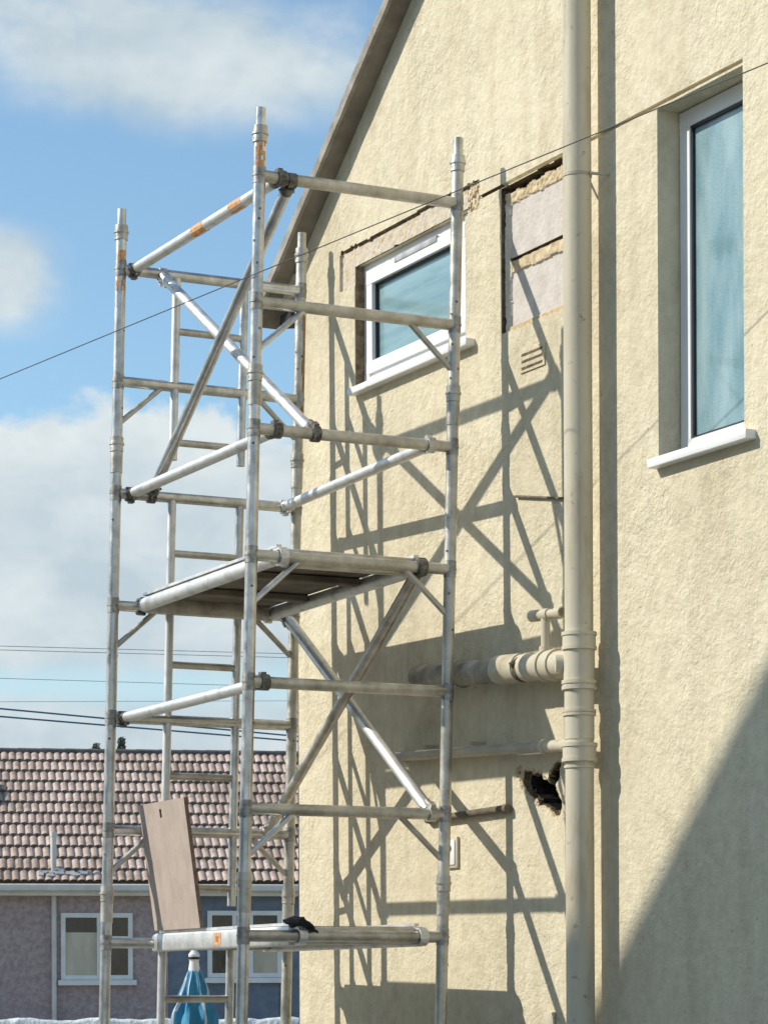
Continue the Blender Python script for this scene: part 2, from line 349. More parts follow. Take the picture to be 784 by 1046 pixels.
# reveals of the two openings
for key, (y0, y1, z0, z1) in OPEN.items():
    xa = XW + (0.02 if key == 'small' else 0); xb = XW + 0.22
    for z in (z0, z1): bm.faces.new([bm.verts.new(p) for p in ((xa if z == z1 else XW, y0, z), (xa if z == z1 else XW, y1, z), (xb, y1, z), (xb, y0, z))])
    zb = 2.97 if key == 'small' else z1
    for y in (y0, y1):
        bm.faces.new([bm.verts.new(p) for p in ((XW, y, z0), (XW, y, zb), (xb, y, zb), (xb, y, z0))])
        if zb < z1: bm.faces.new([bm.verts.new(p) for p in ((xa, y, zb), (xa, y, z1), (xb, y, z1), (xb, y, zb))])
# unpointed gap down the sunny side of the small window
boxmm(bm, (XW + .004, 1.1955, 2.497), (XW + .06, 1.2035, 3.056)); bm.faces.ensure_lookup_table()
for f in bm.faces[-6:]: f.material_index = 4
# other three walls
B = XW + 8.5
for pts in (((XW, YC, -GZ - .2), (B, YC, -GZ - .2), (B, YC, ZE + .02), (XW, YC, ZE + .02)), ((XW, YN, -GZ - .2), (B, YN, -GZ - .2), (B, YN, ZE + .02), (XW, YN, ZE + .02)),
            ((B, YC, -GZ - .2), (B, YN, -GZ - .2), (B, YN, ZE), (B, YR, ZR), (B, YC, ZE))):
    bm.faces.new([bm.verts.new(p) for p in pts])
# finely modelled patches (broken render), one height value per grid point
def lerp_list(a, b, step):
    n = max(1, round((b - a) / step)); return [a + (b - a) * i / n for i in range(n)]
def patch(rect, brk_y, brk_z, fn, skip, step=0.006):
    yb = sorted(brk_y + [rect[0], rect[1]]); zb = sorted(brk_z + [rect[2], rect[3]])
    Y = sum([lerp_list(a, b, step) for a, b in zip(yb, yb[1:])], []) + [yb[-1]]
    Z = sum([lerp_list(a, b, step) for a, b in zip(zb, zb[1:])], []) + [zb[-1]]
    G = {}
    def gv(i, j):
        if (i, j) not in G: G[(i, j)] = bm.verts.new((XW + fn(Y[i], Z[j])[0], Y[i], Z[j]))
        return G[(i, j)]
    for i in range(len(Y) - 1):
        for j in range(len(Z) - 1):
            yc, zc = (Y[i] + Y[i + 1]) / 2, (Z[j] + Z[j + 1]) / 2
            if skip and skip(yc, zc): continue
            f = bm.faces.new((gv(i, j), gv(i, j + 1), gv(i + 1, j + 1), gv(i + 1, j))); 
            cs = [fn(Y[a], Z[b]) for a in (i, i + 1) for b in (j, j + 1)]; ctr = fn(yc, zc); ds = [c[0] for c in cs]
            f.material_index = max(cs, key=lambda c: c[0])[1] if max(ds) - min(ds) > .006 else ctr[1]
def fn_a(y, z):
    w = 0.010 * nz3(y * 9, z * 9, 1) + 0.003 * nz3(y * 40, z * 40, 2)
    w2 = 0.009 * nz3(y * 8, z * 8, 7) + 0.003 * nz3(y * 30, z * 30, 5)
    n = nz3(y * 60, z * 60, 3)
    if not (PA[0] + .004 < y < PA[1] - .004 and PA[2] + .004 < z < PA[3] - .004): return (0, 0)
    # lintel over the small window
    yy, zz = y + w, z + w2
    top = 3.150
    if (0.075 < yy < 1.335 and 3.055 < zz < top) or (1.20 <= y < 1.345 + w and 2.975 + 1.5 * w2 < z < top - .01) or (0.075 < yy < 0.19 and 3.03 < zz < top):
        mat = 1
        if zz > top - .009: mat = 4  # brown strip paints the shadow line under the recess's upper edge
        elif nz3(y * 22, z * 30, 9) > 0.28: mat = 3
        if yy < 0.19 and n > -.2: mat = 4 if n > .1 else 3
        return (0.013 + 0.002 * n, mat)
    # hacked-off square left of the soil pipe: gap, blocks and mortar
    yy = y + .3 * w
    if -0.70 < yy < -0.112 and 2.466 < z + .4 * w2 < 3.060:
        if z > 3.045 - 0.035 * abs(nz3(y * 9, 0, 4)) - .02 * max(0, (y + .45)):
            if y < -.57: return (0.012, 3)
            return (0.055 + 0.01 * n, 4 if z > 3.02 else 5)
        if yy > -0.1205: return (0.022, 4)
        if z > 2.985 + w2: return (0.012 + 0.006 * n, 3)
        if y > -0.165 + w: return (0.010 + 0.004 * n, 2 if n < 0 else 0)
        if 2.698 + w2 < z < 2.765:
            if z > 2.753: return (0.034, 4)  # brown also paints the shadow line beneath the upper block
            return (0.010 + 0.006 * nz3(y * 30, z * 30, 6), 3)
        if z < 2.486 + .5 * w2: return (0.008, 3)
        return (0.018 + 0.001 * n, 2)
    if GR[0] < z < GR[1] - .002 and y < 0.075: return (0.014, 4 if y > -.12 else 0)
    return (0, 0)
o_s = OPEN['small']
patch(PA, [o_s[0], o_s[1]], [o_s[3], o_s[2], GR[0], GR[1]], fn_a, lambda y, z: o_s[0] < y < o_s[1] and o_s[2] < z < o_s[3])
def fn_b(y, z):
    if not (PB[0] + .01 < y < PB[1] - .01 and PB[2] + .01 < z < PB[3] - .01): return (0, 0)
    # ragged outline running from upper left (far) to lower right
    u = (y + 0.40); v = (z - 0.575)
    a = u * 0.90 + v * 0.44; c = -u * 0.44 + v * 0.90
    r = math.hypot(a / 0.158, c / 0.048) + 0.20 * nz3(y * 13, z * 13, 12) + 0.34 * nz3(y * 30, z * 30, 23)
    a2 = math.hypot((y + .50 + .5 * (z - .63)) / .038, (z - .625) / .05) + 0.4 * nz3(y * 32, z * 32, 15)
    if r < 0.86 or a2 < .8: return (0.16, 5)
    if r < 1.02 or a2 < .95: return (0.03, 4)
    if r < 1.22 or a2 < 1.1: return (0.010, 3)
    if r < 1.35: return (0.004, 0)
    return (0, 0)
patch(PB, [], [], fn_b, None)
wall = obj('wall', bm, [MAT['render'], MAT['lintel'], MAT['block'], MAT['mortar'], MAT['brown_gap'], MAT['black_gap']], house, smooth=0)

# roof with its overhanging verge
OV = 0.09
bm = BM()
def roof_pt(x, y, dz): return V(x, y, ZE + (1.825 - (y if y > YR else 2 * YR - y)) * SL + dz)
for ya, yb_ in ((YR, 2.08), (2 * YR - 2.08, YR)):
    q = []
    for x in (XW - OV + .012, B + OV):
        q.append([bm.verts.new(roof_pt(x, y, dz)) for y, dz in ((ya, 0.03), (yb_, 0.03), (yb_, 0.055), (ya, 0.055))])
    for i in range(4): bm.faces.new((q[0][i], q[0][(i + 1) % 4], q[1][(i + 1) % 4], q[1][i]))
    bm.faces.new(q[0]); bm.faces.new(q[1][::-1])
roof = obj('roof', bm, MAT['slate'], house, smooth=0)
bm = BM()
for ya, yb_ in ((YR, 2.075), (2 * YR - 2.075, YR)):       # undercloak board seen from below
    q = [[bm.verts.new(roof_pt(x, y, dz)) for y, dz in ((ya, 0.002), (yb_, 0.002), (yb_, 0.028), (ya, 0.028))] for x in (XW - OV + .006, XW + .06)]
    for i in range(4): bm.faces.new((q[0][i], q[0][(i + 1) % 4], q[1][(i + 1) % 4], q[1][i]))
    bm.faces.new(q[0]); bm.faces.new(q[1][::-1])
obj('soffit_board', bm, MAT['soffit'], roof, smooth=0)
bm = BM()
for ya, yb_ in ((YR, 2.085), (2 * YR - 2.085, YR)):
    n = 60; prev = None
    for i in range(n + 1):
        y = ya + (yb_ - ya) * i / n; w = 0.004 * nz3(y * 9, 1, 1)
        a = [bm.verts.new(roof_pt(x, y, dz)) for x, dz in ((XW - OV - .012 + w, 0.004 + w), (XW - OV + .010, 0.004 + w), (XW - OV + .010, 0.062 + w), (XW - OV - .012 + w, 0.062 + w))]
        if prev:
            for k in range(4): bm.faces.new((prev[k], prev[(k + 1) % 4], a[(k + 1) % 4], a[k]))
        else: bm.faces.new(a)
        prev = a
    bm.faces.new(prev)
obj('verge', bm, MAT['verge'], roof, smooth=30)
bm = BM(); boxmm(bm, (XW - .008, YC + .003, 3.060), (B, 2.03, 3.165)); obj('soffit_box', bm, MAT['render'], house, smooth=0)
bm = BM()
n = 10
for s in range(n):
    a0, a1 = math.pi * s / n, math.pi * (s + 1) / n
    pts = [(YC + .30 - .055 * math.cos(a), 3.120 - .045 * math.sin(a)) for a in (a0, a1)]
    bm.faces.new([bm.verts.new((x, y, z)) for x, (y, z) in ((XW - .06, pts[0]), (XW - .06, pts[1]), (B, pts[1]), (B, pts[0]))])
capf = [bm.verts.new((XW - .06, YC + .30 - .055 * math.cos(math.pi * s / n), 3.120 - .045 * math.sin(math.pi * s / n))) for s in range(n + 1)]
bm.faces.new(capf)
obj('gutter', bm, MAT['black'], house)
bm = BM()
path(bm, [(XW + .06, YC + .30, 3.05), (XW + .06, YC + .28, 3.0), (XW + .06, YC + .10, 2.965), (XW + .06, YC + .065, 2.9), (XW + .06, YC + .065, -GZ)], .03)
box(bm, (XW + .03, YC + .115, 2.985), (.07, .11, .035))
obj('downpipe', bm, MAT['black'], house)

# windows
def frame_ring(bm, x0, x1, y0, y1, z0, z1, w):
    boxmm(bm, (x0, y0, z0), (x1, y1, z0 + w)); boxmm(bm, (x0, y0, z1 - w), (x1, y1, z1))
    boxmm(bm, (x0 + .0015, y0, z0 + w), (x1 - .001, y0 + w, z1 - w)); boxmm(bm, (x0 + .0015, y1 - w, z0 + w), (x1 - .001, y1, z1 - w))
# small top-hung window
y0, y1, z0, z1 = 0.205, 1.195, 2.515, 3.058
win = BM(); frame_ring(win, XW + .045, XW + .115, y0, y1, z0, z1, .052)
w1 = tag(obj('window', win, MAT['upvc'], house, smooth=0), 'small white top-hung window under a broken lintel')
bm = BM(); frame_ring(bm, XW + .032, XW + .10, y0 + .045, y1 - .045, z0 + .045, z1 - .045, .052); obj('sash', bm, MAT['upvc'], w1, smooth=0)
bm = BM(); boxmm(bm, (XW + .065, y0 + .09, z0 + .09), (XW + .085, y1 - .09, z1 - .09)); obj('pane', bm, MAT['glass_small'], w1, smooth=0)
bm = BM()
frame_ring(bm, XW + .050, XW + .0655, y0 + .0965, y1 - .0965, z0 + .0965, z1 - .0965, .008); obj('glazing_bead', bm, MAT['black'], w1, smooth=0)
bm = BM(); boxmm(bm, (XW + .027, .49, z1 - .060), (XW + .044, .875, z1 - .032)); bevelled(bm, .004); obj('trickle_vent', bm, MAT['lead'], w1)
bm = BM()
boxmm(bm, (XW - .045, .110, 2.466), (XW + .06, 1.195, 2.496)); bevelled(bm, .003); obj('sill', bm, MAT['upvc'], w1)
# tall obscured window
y0, y1, z0, z1 = -1.825, -1.262, 1.762, 3.050
win = BM(); frame_ring(win, XW + .095, XW + .165, y0, y1, z0, z1, .062)
w2 = tag(obj('window', win, MAT['upvc'], house, smooth=0), 'tall narrow window with obscured glass')
bm = BM(); boxmm(bm, (XW + .115, y0 + .055, z0 + .055), (XW + .135, y1 - .055, z1 - .055)); obj('pane', bm, MAT['glass_obscure'], w2, smooth=0)
bm = BM(); frame_ring(bm, XW + .103, XW + .1155, y0 + .0625, y1 - .0625, z0 + .0625, z1 - .0625, .009); obj('glazing_bead', bm, MAT['black'], w2, smooth=0)
bm = BM()
boxmm(bm, (XW - .045, -1.870, 1.716), (XW + .11, -1.243, 1.750)); bevelled(bm, .003); obj('sill', bm, MAT['upvc'], w2)

# soil stack
SX, SY = XW - .10, -.853
bm = BM(); tube(bm, (SX, SY, -GZ), (SX, SY, ZE + (1.825 - SY) * SL + .45), .055, 28)
soil = tag(obj('soil_pipe', bm, MAT['pipe'], house), 'cream painted soil pipe running up the wall')
def collar(zc, h, r, nm='collar', lip=True):
    bm = BM(); tube(bm, (SX, SY, zc - h / 2), (SX, SY, zc + h / 2), r, 28)
    if lip:
        tube(bm, (SX, SY, zc - h / 2 - .008), (SX, SY, zc - h / 2 + .006), r + .004, 28); tube(bm, (SX, SY, zc + h / 2 - .006), (SX, SY, zc + h / 2 + .008), r + .004, 28)
    obj(nm, bm, MAT['pipe'], soil)
collar(1.117, .052, .064); collar(.948, .02, .064); collar(.840, .20, .0575, lip=False); collar(.842, .008, .060); collar(.690, .055, .065); collar(.635, .01, .060, lip=False)
collar(1.03, .14, .060, 'branch_socket', lip=False)
bm = BM()
tube(bm, (SX, SY, 2.895), (SX, SY, 2.907), .0575, 28)
tube(bm, (SX + .02, SY - .055, 2.901), (XW + .01, SY - .075, 2.901), .006, 8); tube(bm, (SX + .02, SY + .055, 2.901), (XW + .01, SY + .06, 2.901), .006, 8)
obj('pipe_bracket', bm, MAT['pipe_dull'], soil)
# branch to the left
bm = BM(); bx_ = SX
tube(bm, (bx_, SY + .02, 1.035), (bx_, -.25, 1.071), .0545, 24)
br = obj('branch_pipe', bm, MAT['pipe'], soil)
for ya, yb_, r in ((-.70, -.66, .0615), (-.655, -.635, .0585), (-.625, -.60, .0625), (-.50, -.47, .0575), (-.43, -.255, .0595)):
    bm = BM(); tube(bm, (bx_, ya, 1.035 + (ya - SY) * .059), (bx_, yb_, 1.035 + (yb_ - SY) * .059), r, 24); obj('collar', bm, MAT['pipe'], br)
bm = BM(); tube(bm, (bx_, -.462, 1.0555), (bx_, -.437, 1.057), .0555, 20); tube(bm, (bx_ - .03, -.455, 1.09), (bx_ - .062, -.44, 1.065), .012, 8); obj('joint_gap', bm, MAT['brown_gap'], br)
bm = BM(); tube(bm, (SX - .035, SY + .045, 1.035), (SX - .068, SY + .062, 1.035), .034, 20); obj('access_cap', bm, MAT['pipe'], soil)
bm = BM()
prev = None
for i in range(40):
    t = i / 39; y = -.262 + t * .68; z = 1.070 + t * .040
    ring = []
    for k in range(20):
        a = 2 * math.pi * k / 20; rr = .050 + .008 * nz3(y * 11, math.cos(a) * 1.5, math.sin(a) * 1.5) + (.006 if t < .12 else 0)
        ring.append(bm.verts.new((bx_ + rr * math.cos(a), y, z + rr * math.sin(a))))
    if prev:
        for k in range(20): bm.faces.new((prev[k], prev[(k + 1) % 20], ring[(k + 1) % 20], ring[k]))
    else: bm.faces.new(ring)
    prev = ring
bm.faces.new(prev)
tube(bm, (bx_, .385, 1.1085), (bx_, .41, 1.110), .062, 20); tube(bm, (bx_, .05, 1.088), (bx_, .085, 1.090), .060, 20)
tube(bm, (bx_, .41, 1.11), (XW + .02, .50, 1.115), .05, 16)
tag(obj('old_pipe_run', bm, MAT['pipe_grey'], soil), 'grimy unpainted grey pipe')
# tee on top of the branch
bm = BM()
tube(bm, (bx_, -.607, 1.09), (bx_, -.607, 1.245), .0185, 16); tube(bm, (bx_, -.607, 1.09), (bx_, -.607, 1.125), .026, 16)
ta, tb = V(bx_, -.505, 1.256), V(bx_, -.735, 1.242)
tube(bm, ta, tb, .0185, 16); tube(bm, ta, ta + (tb - ta) * .22, .0235, 16); tube(bm, tb, tb + (ta - tb) * .2, .0235, 16); tube(bm, ta + (tb - ta) * .36, ta + (tb - ta) * .58, .024, 16)
obj('tee_fitting', bm, MAT['pipe'], soil)
# thin waste pipe
WX = XW - .06
bm = BM(); tube(bm, (WX, -.54, .7405), (WX, .70, .799), .0215, 16); tube(bm, (WX, .70, .799), (XW + .02, .74, .80), .0215, 12)
wp = tag(obj('waste_pipe', bm, MAT['pipe_dull'], house), 'thin grey waste pipe entering the soil pipe')
bm = BM(); tube(bm, (WX, -.525, .7412), (WX, -.68, .734), .0245, 16); tube(bm, (WX, -.68, .734), (SX + .02, SY + .03, .73), .0265, 16); tube(bm, (WX, -.545, .7403), (WX, -.522, .7413), .030, 16)
obj('coupling', bm, MAT['pipe'], wp)
for yy in (.05, .45):
    bm = BM(); boxmm(bm, (WX - .005, yy - .01, .742 + (yy + .54) * .047), (XW - .001, yy + .01, .742 + (yy + .54) * .047 + .04)); obj('pipe_clip', bm, MAT['pipe_dull'], wp)
# air brick, socket box and small outlet cover
bm = BM(); boxmm(bm, (XW - .006, -.452, 2.272), (XW + .01, -.262, 2.362)); ab = obj('air_brick', bm, MAT['render'], house, smooth=0)
bm = BM()
for k in range(3): boxmm(bm, (XW - .008, -.437, 2.284 + k * .027), (XW - .0055, -.277, 2.293 + k * .027))
obj('slot', bm, MAT['brown_gap'], ab, smooth=0)  # thin dark strips on the face, painting the shade of the slots
bm = BM(); boxmm(bm, (XW - .014, .258, .298), (XW + .0, .362, .432)); bevelled(bm, .006); sb = obj('socket_box', bm, MAT['pipe'], house)
bm = BM(); boxmm(bm, (XW - .019, .272, .312), (XW - .0142, .348, .418)); bevelled(bm, .003); obj('cover', bm, MAT['upvc'], sb)
bm = BM(); tube(bm, (XW - .018, .31, .385), (XW - .026, .31, .385), .012, 10); obj('knob', bm, MAT['clip'], sb)
bm = BM(); boxmm(bm, (XW - .016, -.513, -.40), (XW, -.44, -.305)); bevelled(bm, .005); obj('outlet_cover', bm, MAT['pipe'], house)

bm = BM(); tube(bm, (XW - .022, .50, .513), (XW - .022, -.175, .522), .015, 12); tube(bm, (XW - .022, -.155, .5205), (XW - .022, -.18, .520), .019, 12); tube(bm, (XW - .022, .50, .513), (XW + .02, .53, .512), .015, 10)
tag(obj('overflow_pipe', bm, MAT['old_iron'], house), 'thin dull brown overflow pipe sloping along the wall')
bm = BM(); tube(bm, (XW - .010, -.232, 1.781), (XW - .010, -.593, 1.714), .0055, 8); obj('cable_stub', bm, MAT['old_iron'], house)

# ------------------------------------------------------------------ scaffold tower
TW, TL, TT, LX, LY = 0.8802, 1.5369, 0.02796, 0.0252, -0.0034
ax_u = V(math.cos(TT), -math.sin(TT), 0); ax_s = V(math.sin(TT), math.cos(TT), 0); ax_z = V(LX, LY, 1.0)
def TP(a, s, z): return ax_u * (a * TW) + ax_s * (s * TL) + ax_z * z      # across 0..1, along 0 near..1 far, height from the seventh rung
tower = empty('scaffold_tower', TP(.5, .5, GP), 'aluminium scaffold tower with crossed tubes and built-in ladder standing beside the cream house', 'scaffold tower')
RT = .0245
def part(nm, bm, mat='alu', parent=None): return obj(nm, bm, MAT[mat], parent or tower)
LIFTS = [(-1.62, .22), (.22, 2.22), (2.22, 3.165)]
RUNGS = [3.0, 2.5, 2.0, 1.5, 1.0, .5, 0.0, -.5, -1.0, -1.5]
corner_mats = {(0, 0): 'alu', (1, 0): 'alu_dirty', (0, 1): 'alu', (1, 1): 'alu_dirty'}
for (a, s), mt in corner_mats.items():
    for li, (z0, z1) in enumerate(LIFTS):
        bm = BM(); tube(bm, TP(a, s, z0), TP(a, s, z1), RT, 18)
        if li == 2: tube(bm, TP(a, s, z1 - .02), TP(a, s, 3.267), .0205, 16)
        for z in RUNGS:                                    # weld beads
            if z0 < z < z1:
                k0 = len(bm.faces); tube(bm, TP(a, s, z - .034), TP(a, s, z + .034), RT + .0018, 18); tube(bm, TP(a, s, z - .004), TP(a, s, z + .004), RT + .004, 18)
                bm.faces.ensure_lookup_table()
                for f in bm.faces[k0:]: f.material_index = 1
        for k in range(7):                                 # drilled holes and knocks down the tube
            z = z0 + (z1 - z0) * random.random(); t = R(200 + 140 * random.random()); c = TP(a, s, z); d = V(math.cos(t), math.sin(t), 0)
            k0 = len(bm.faces); tube(bm, c + d * (RT - .004), c + d * (RT + .0008), .0055, 8); bm.faces.ensure_lookup_table()
            for f in bm.faces[k0:]: f.material_index = 2
        up = obj('upright', bm, [MAT[mt], MAT['weld'], MAT['clip']], tower)
        bm = BM(); zc = z1
        tube(bm, TP(a, s, zc - .035), TP(a, s, zc + .03), RT + .005, 18); tube(bm, TP(a, s, zc - .005), TP(a, s, zc + .004), RT + .009, 18)
        tube(bm, TP(a, s, zc - .02) + V(-.03, 0, 0), TP(a, s, zc - .02) + V(.03, 0, 0), .006, 8)
        part('coupling_collar', bm, 'alu_dirty', up)
        if li < 2:
            bm = BM(); tube(bm, TP(a, s, zc - .13), TP(a, s, zc - .04), RT + .003, 18); part('collar_sleeve', bm, 'alu_dirty', up)
        if li == 2 and (a, s) != (1, 0):
            bm = BM(); q = 7
            zr = (2.98, 3.13) if (a, s) == (0, 0) else ((2.4, 2.95) if (a, s) == (1, 1) else (2.9, 3.08))
            for k in range(q):                             # worn orange paint mark on part of the tube's girth
                pass
            for k in range(6):
                a0, a1 = R(200 + k * 18), R(200 + (k + 1) * 18)
                if (a, s) == (1, 1): a0, a1 = R(270 + k * 14), R(270 + (k + 1) * 14)
                nseg = 8
                for h in range(nseg):
                    if random.random() < .3: continue
                    h0 = zr[0] + (zr[1] - zr[0]) * h / nseg; h1 = zr[0] + (zr[1] - zr[0]) * (h + 1) / nseg
                    rr = RT + .0012
                    bm.faces.new([bm.verts.new(TP(a, s, hh) + V(rr * math.cos(aa), rr * math.sin(aa), 0)) for aa, hh in ((a0, h0), (a1, h0), (a1, h1), (a0, h1))])
            part('paint_mark', bm, 'rust' if (a, s) == (1, 1) else 'orange', up)
    bm = BM(); tube(bm, TP(a, s, -1.62), TP(a, s, GP + .16), .019, 14); tube(bm, TP(a, s, -1.64), TP(a, s, -1.60), .045, 14); jack = part('leg_jack', bm, 'alu_dirty')
    c = TP(a, s, GP + .075); bm = BM(); tube(bm, c + V(-.02, 0, 0), c + V(.02, 0, 0), .075, 24); part('castor_wheel', bm, 'rubber', jack)
    bm = BM(); box(bm, c + V(-.03, 0, .04), (.006, .05, .11)); box(bm, c + V(.03, 0, .04), (.006, .05, .11)); box(bm, c + V(0, 0, .09), (.066, .05, .008)); part('castor_fork', bm, 'alu_dirty', jack)
for s in (0, 1):
    for z in RUNGS:
        bm = BM(); tube(bm, TP(0, s, z), TP(1, s, z), .0235, 16)
        part('rung', bm, 'alu_dirty' if s == 0 else 'alu')
    for z in (2.5, 1.5, .5, -.5, -1.5):                      # small welded knee braces
        bm = BM(); tube(bm, TP(0, s, z - .195), TP(.235, s, z - .01), .0125, 10); part('knee_brace', bm, 'alu' if s == 0 else 'alu_dirty')
        bm = BM(); tube(bm, TP(1, s, z - .195), TP(.765, s, z - .01), .0125, 10); part('knee_brace', bm, 'alu_dirty')
for z0, z1 in ((2.17, 3.0), (.17, 2.0), (-1.55, 0.0)):        # ladder built into the far end
    for a in (.305, .680):
        bm = BM(); tube(bm, TP(a, 1, z0), TP(a, 1, z1), .0195, 14); part('ladder_stile', bm, 'alu_bright' if a < .5 else 'alu')
    zz = z1 - .25
    while zz > z0:
        bm = BM(); tube(bm, TP(.305, 1, zz), TP(.680, 1, zz), .0165, 12); part('ladder_rung', bm, 'alu_dirty'); zz -= .5
def clip(p, d, parent, mat='clip'):
    """hook that grips a rung: ring round the rung plus a lever"""
    bm = BM(); p = Vector(p); d = (Vector(d) - p).normalized()
    nrm = ax_u.cross(d).normalized(); nn = 14
    for k in range(nn - 3):                                  # open C-shaped jaw
        t0, t1 = 2 * math.pi * k / nn, 2 * math.pi * (k + 1) / nn
        P0 = p + (d * math.cos(t0) + nrm * math.sin(t0)) * .029; P1 = p + (d * math.cos(t1) + nrm * math.sin(t1)) * .029
        e = (P1 - P0).normalized(); box(bm, (P0 + P1) / 2, (.034, (P1 - P0).length + .002, .007), (ax_u, e, ax_u.cross(e)))
    tube(bm, p + d * .026, p + d * .062, .0275, 14, .0255)
    box(bm, p + d * .045 + nrm * .026, (.016, .050, .016), (ax_u, d, nrm)); box(bm, p + d * .016 + nrm * .036, (.022, .030, .012), (ax_u, d, nrm))
    tube(bm, p + d * .05 - ax_u * .033, p + d * .05 + ax_u * .033, .006, 8)
    part('brace_clip', bm, mat, parent)
def brace(nm, A, Bp, mat, r=.0235, marks=(), cm=('clip', 'clip')):
    A = TP(*A); Bp = TP(*Bp); bm = BM(); d = (Bp - A).normalized()
    tube(bm, A + d * .03, Bp - d * .03, r, 16); o = part(nm, bm, mat); clip(A, Bp, o, cm[0]); clip(Bp, A, o, cm[1])
    for t0, t1 in marks:
        bm = BM(); q0 = A + (Bp - A) * t0; q1 = A + (Bp - A) * t1; qa = d.to_track_quat('Z', 'Y'); nn = 12
        for k in range(nn):
            if random.random() < .12: continue
            a0, a1 = 2 * math.pi * k / nn, 2 * math.pi * (k + 1) / nn
            bm.faces.new([bm.verts.new(q + qa @ V((r + .001) * math.cos(t), (r + .001) * math.sin(t), 0)) for q, t in ((q0, a0), (q0, a1), (q1, a1), (q1, a0))])
        part('sticker', bm, 'orange', o)
brace('horizontal_brace', (.105, 0, 3.0), (.065, 1, 3.0), 'alu_bright', marks=((.22, .30), (.47, .55)))
brace('horizontal_brace', (.11, 0, 2.0), (.075, 1, 2.0), 'alu_bright')
brace('horizontal_brace', (.075, 0, 1.0), (.06, 1, 1.0), 'alu_bright')
brace('horizontal_brace', (.885, 0, 2.0), (.93, 1, 2.0), 'alu_bright', cm=('alu', 'alu_bright'))
brace('diagonal_brace', (.155, 0, 2.995), (.19, 1, 2.0), 'alu')
brace('diagonal_brace', (.30, 0, 2.0), (.225, 1, 2.995), 'alu_bright', cm=('clip', 'alu'))
brace('diagonal_brace', (.845, 0, 1.5), (.865, 1, .5), 'alu_dirty', cm=('clip', 'alu_dirty'))
brace('diagonal_brace', (.93, 0, .5), (.955, 1, 1.5), 'alu_bright', r=.026, cm=('alu_dirty', 'clip'))
brace('diagonal_brace', (.14, 0, -.5), (.16, 1, .5 - 1.0 - .5), 'alu')

# ------------------------------------------------------------------ the two platforms
def platform(z, a0, a1, label, sticker, group, hatch):
    root = empty('scaffold_platform', TP((a0 + a1) / 2, .5, z), label, 'platform', group)
    up = ax_z.normalized()
    zt = z + .042
    bm = BM()
    q = [bm.verts.new(TP(a, s, zz)) for zz in (zt - .012, zt) for a, s in ((a0 + .05, .03), (a1 - .05, .03), (a1 - .05, .97), (a0 + .05, .97))]
    for f in ((0, 1, 2, 3), (4, 7, 6, 5), (0, 4, 5, 1), (1, 5, 6, 2), (2, 6, 7, 3), (3, 7, 4, 0)): bm.faces.new([q[i] for i in f])
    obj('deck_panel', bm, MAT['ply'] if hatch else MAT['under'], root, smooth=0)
    for a in (a0 + .025, a1 - .025):
        bm = BM(); box(bm, TP(a, .5, z + .002), (.052, TL * .955, .080 if hatch else .062), (ax_u, ax_s, up)); bevelled(bm, .010 if hatch else .026, 3 if hatch else 5)
        box(bm, TP(a, .5, z + .050) + ax_u * (.012 if a < .5 else -.012), (.022, TL * .95, .012), (ax_u, ax_s, up)); o = obj('side_beam', bm, MAT['alu_bright'], root)
        if sticker and a < .5:
            bm = BM(); box(bm, TP(a, .50, z + .004) - ax_u * .0268, (.0012, .075, .05), (ax_u, ax_s, up)); obj('sticker', bm, MAT['orange'], o, smooth=0)
            bm = BM(); box(bm, TP(a, .50, z + .004) - ax_u * .0278, (.001, .028, .022), (ax_u, ax_s, up)); obj('sticker_mark', bm, MAT['rust'], o, smooth=0)
    for s in (.028, .972):
        bm = BM(); box(bm, TP((a0 + a1) / 2, s, z + .004), ((a1 - a0) * TW - .096, .05, .070), (ax_u, ax_s, up)); bevelled(bm, .008, 2); obj('end_beam', bm, MAT['alu_dirty'], root)
    for s in (.36, .70):
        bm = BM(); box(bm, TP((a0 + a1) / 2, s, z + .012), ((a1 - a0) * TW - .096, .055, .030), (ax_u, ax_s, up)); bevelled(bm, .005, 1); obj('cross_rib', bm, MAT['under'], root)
    for s, d in ((0, -1), (1, 1)):
        for a in (a0 + .035, a1 - .035):
            bm = BM(); p = TP(a, s, z)
            for k in range(9):
                t0, t1 = R(-20 + k * 25), R(-20 + (k + 1) * 25)
                P0 = p + ax_s * (d * .033 * math.sin(t0)) + V(0, 0, .033 * math.cos(t0)); P1 = p + ax_s * (d * .033 * math.sin(t1)) + V(0, 0, .033 * math.cos(t1))
                box(bm, (P0 + P1) / 2, (.035, (P1 - P0).length + .003, .008), (ax_u, (P1 - P0).normalized(), ax_u.cross((P1 - P0).normalized())))
            box(bm, p + V(0, 0, .033) - ax_s * (d * .02), (.035, .06, .010), (ax_u, ax_s, up))
            obj('hook', bm, MAT['clip'] if (not hatch and (a > .5) == (s == 0)) else MAT['alu_bright'], root)
    return root
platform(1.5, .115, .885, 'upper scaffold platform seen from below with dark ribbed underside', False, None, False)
low = platform(0.0, .245, .925, 'lower scaffold platform carrying the pinkish board, with an orange sticker on its beam', True, None, True)

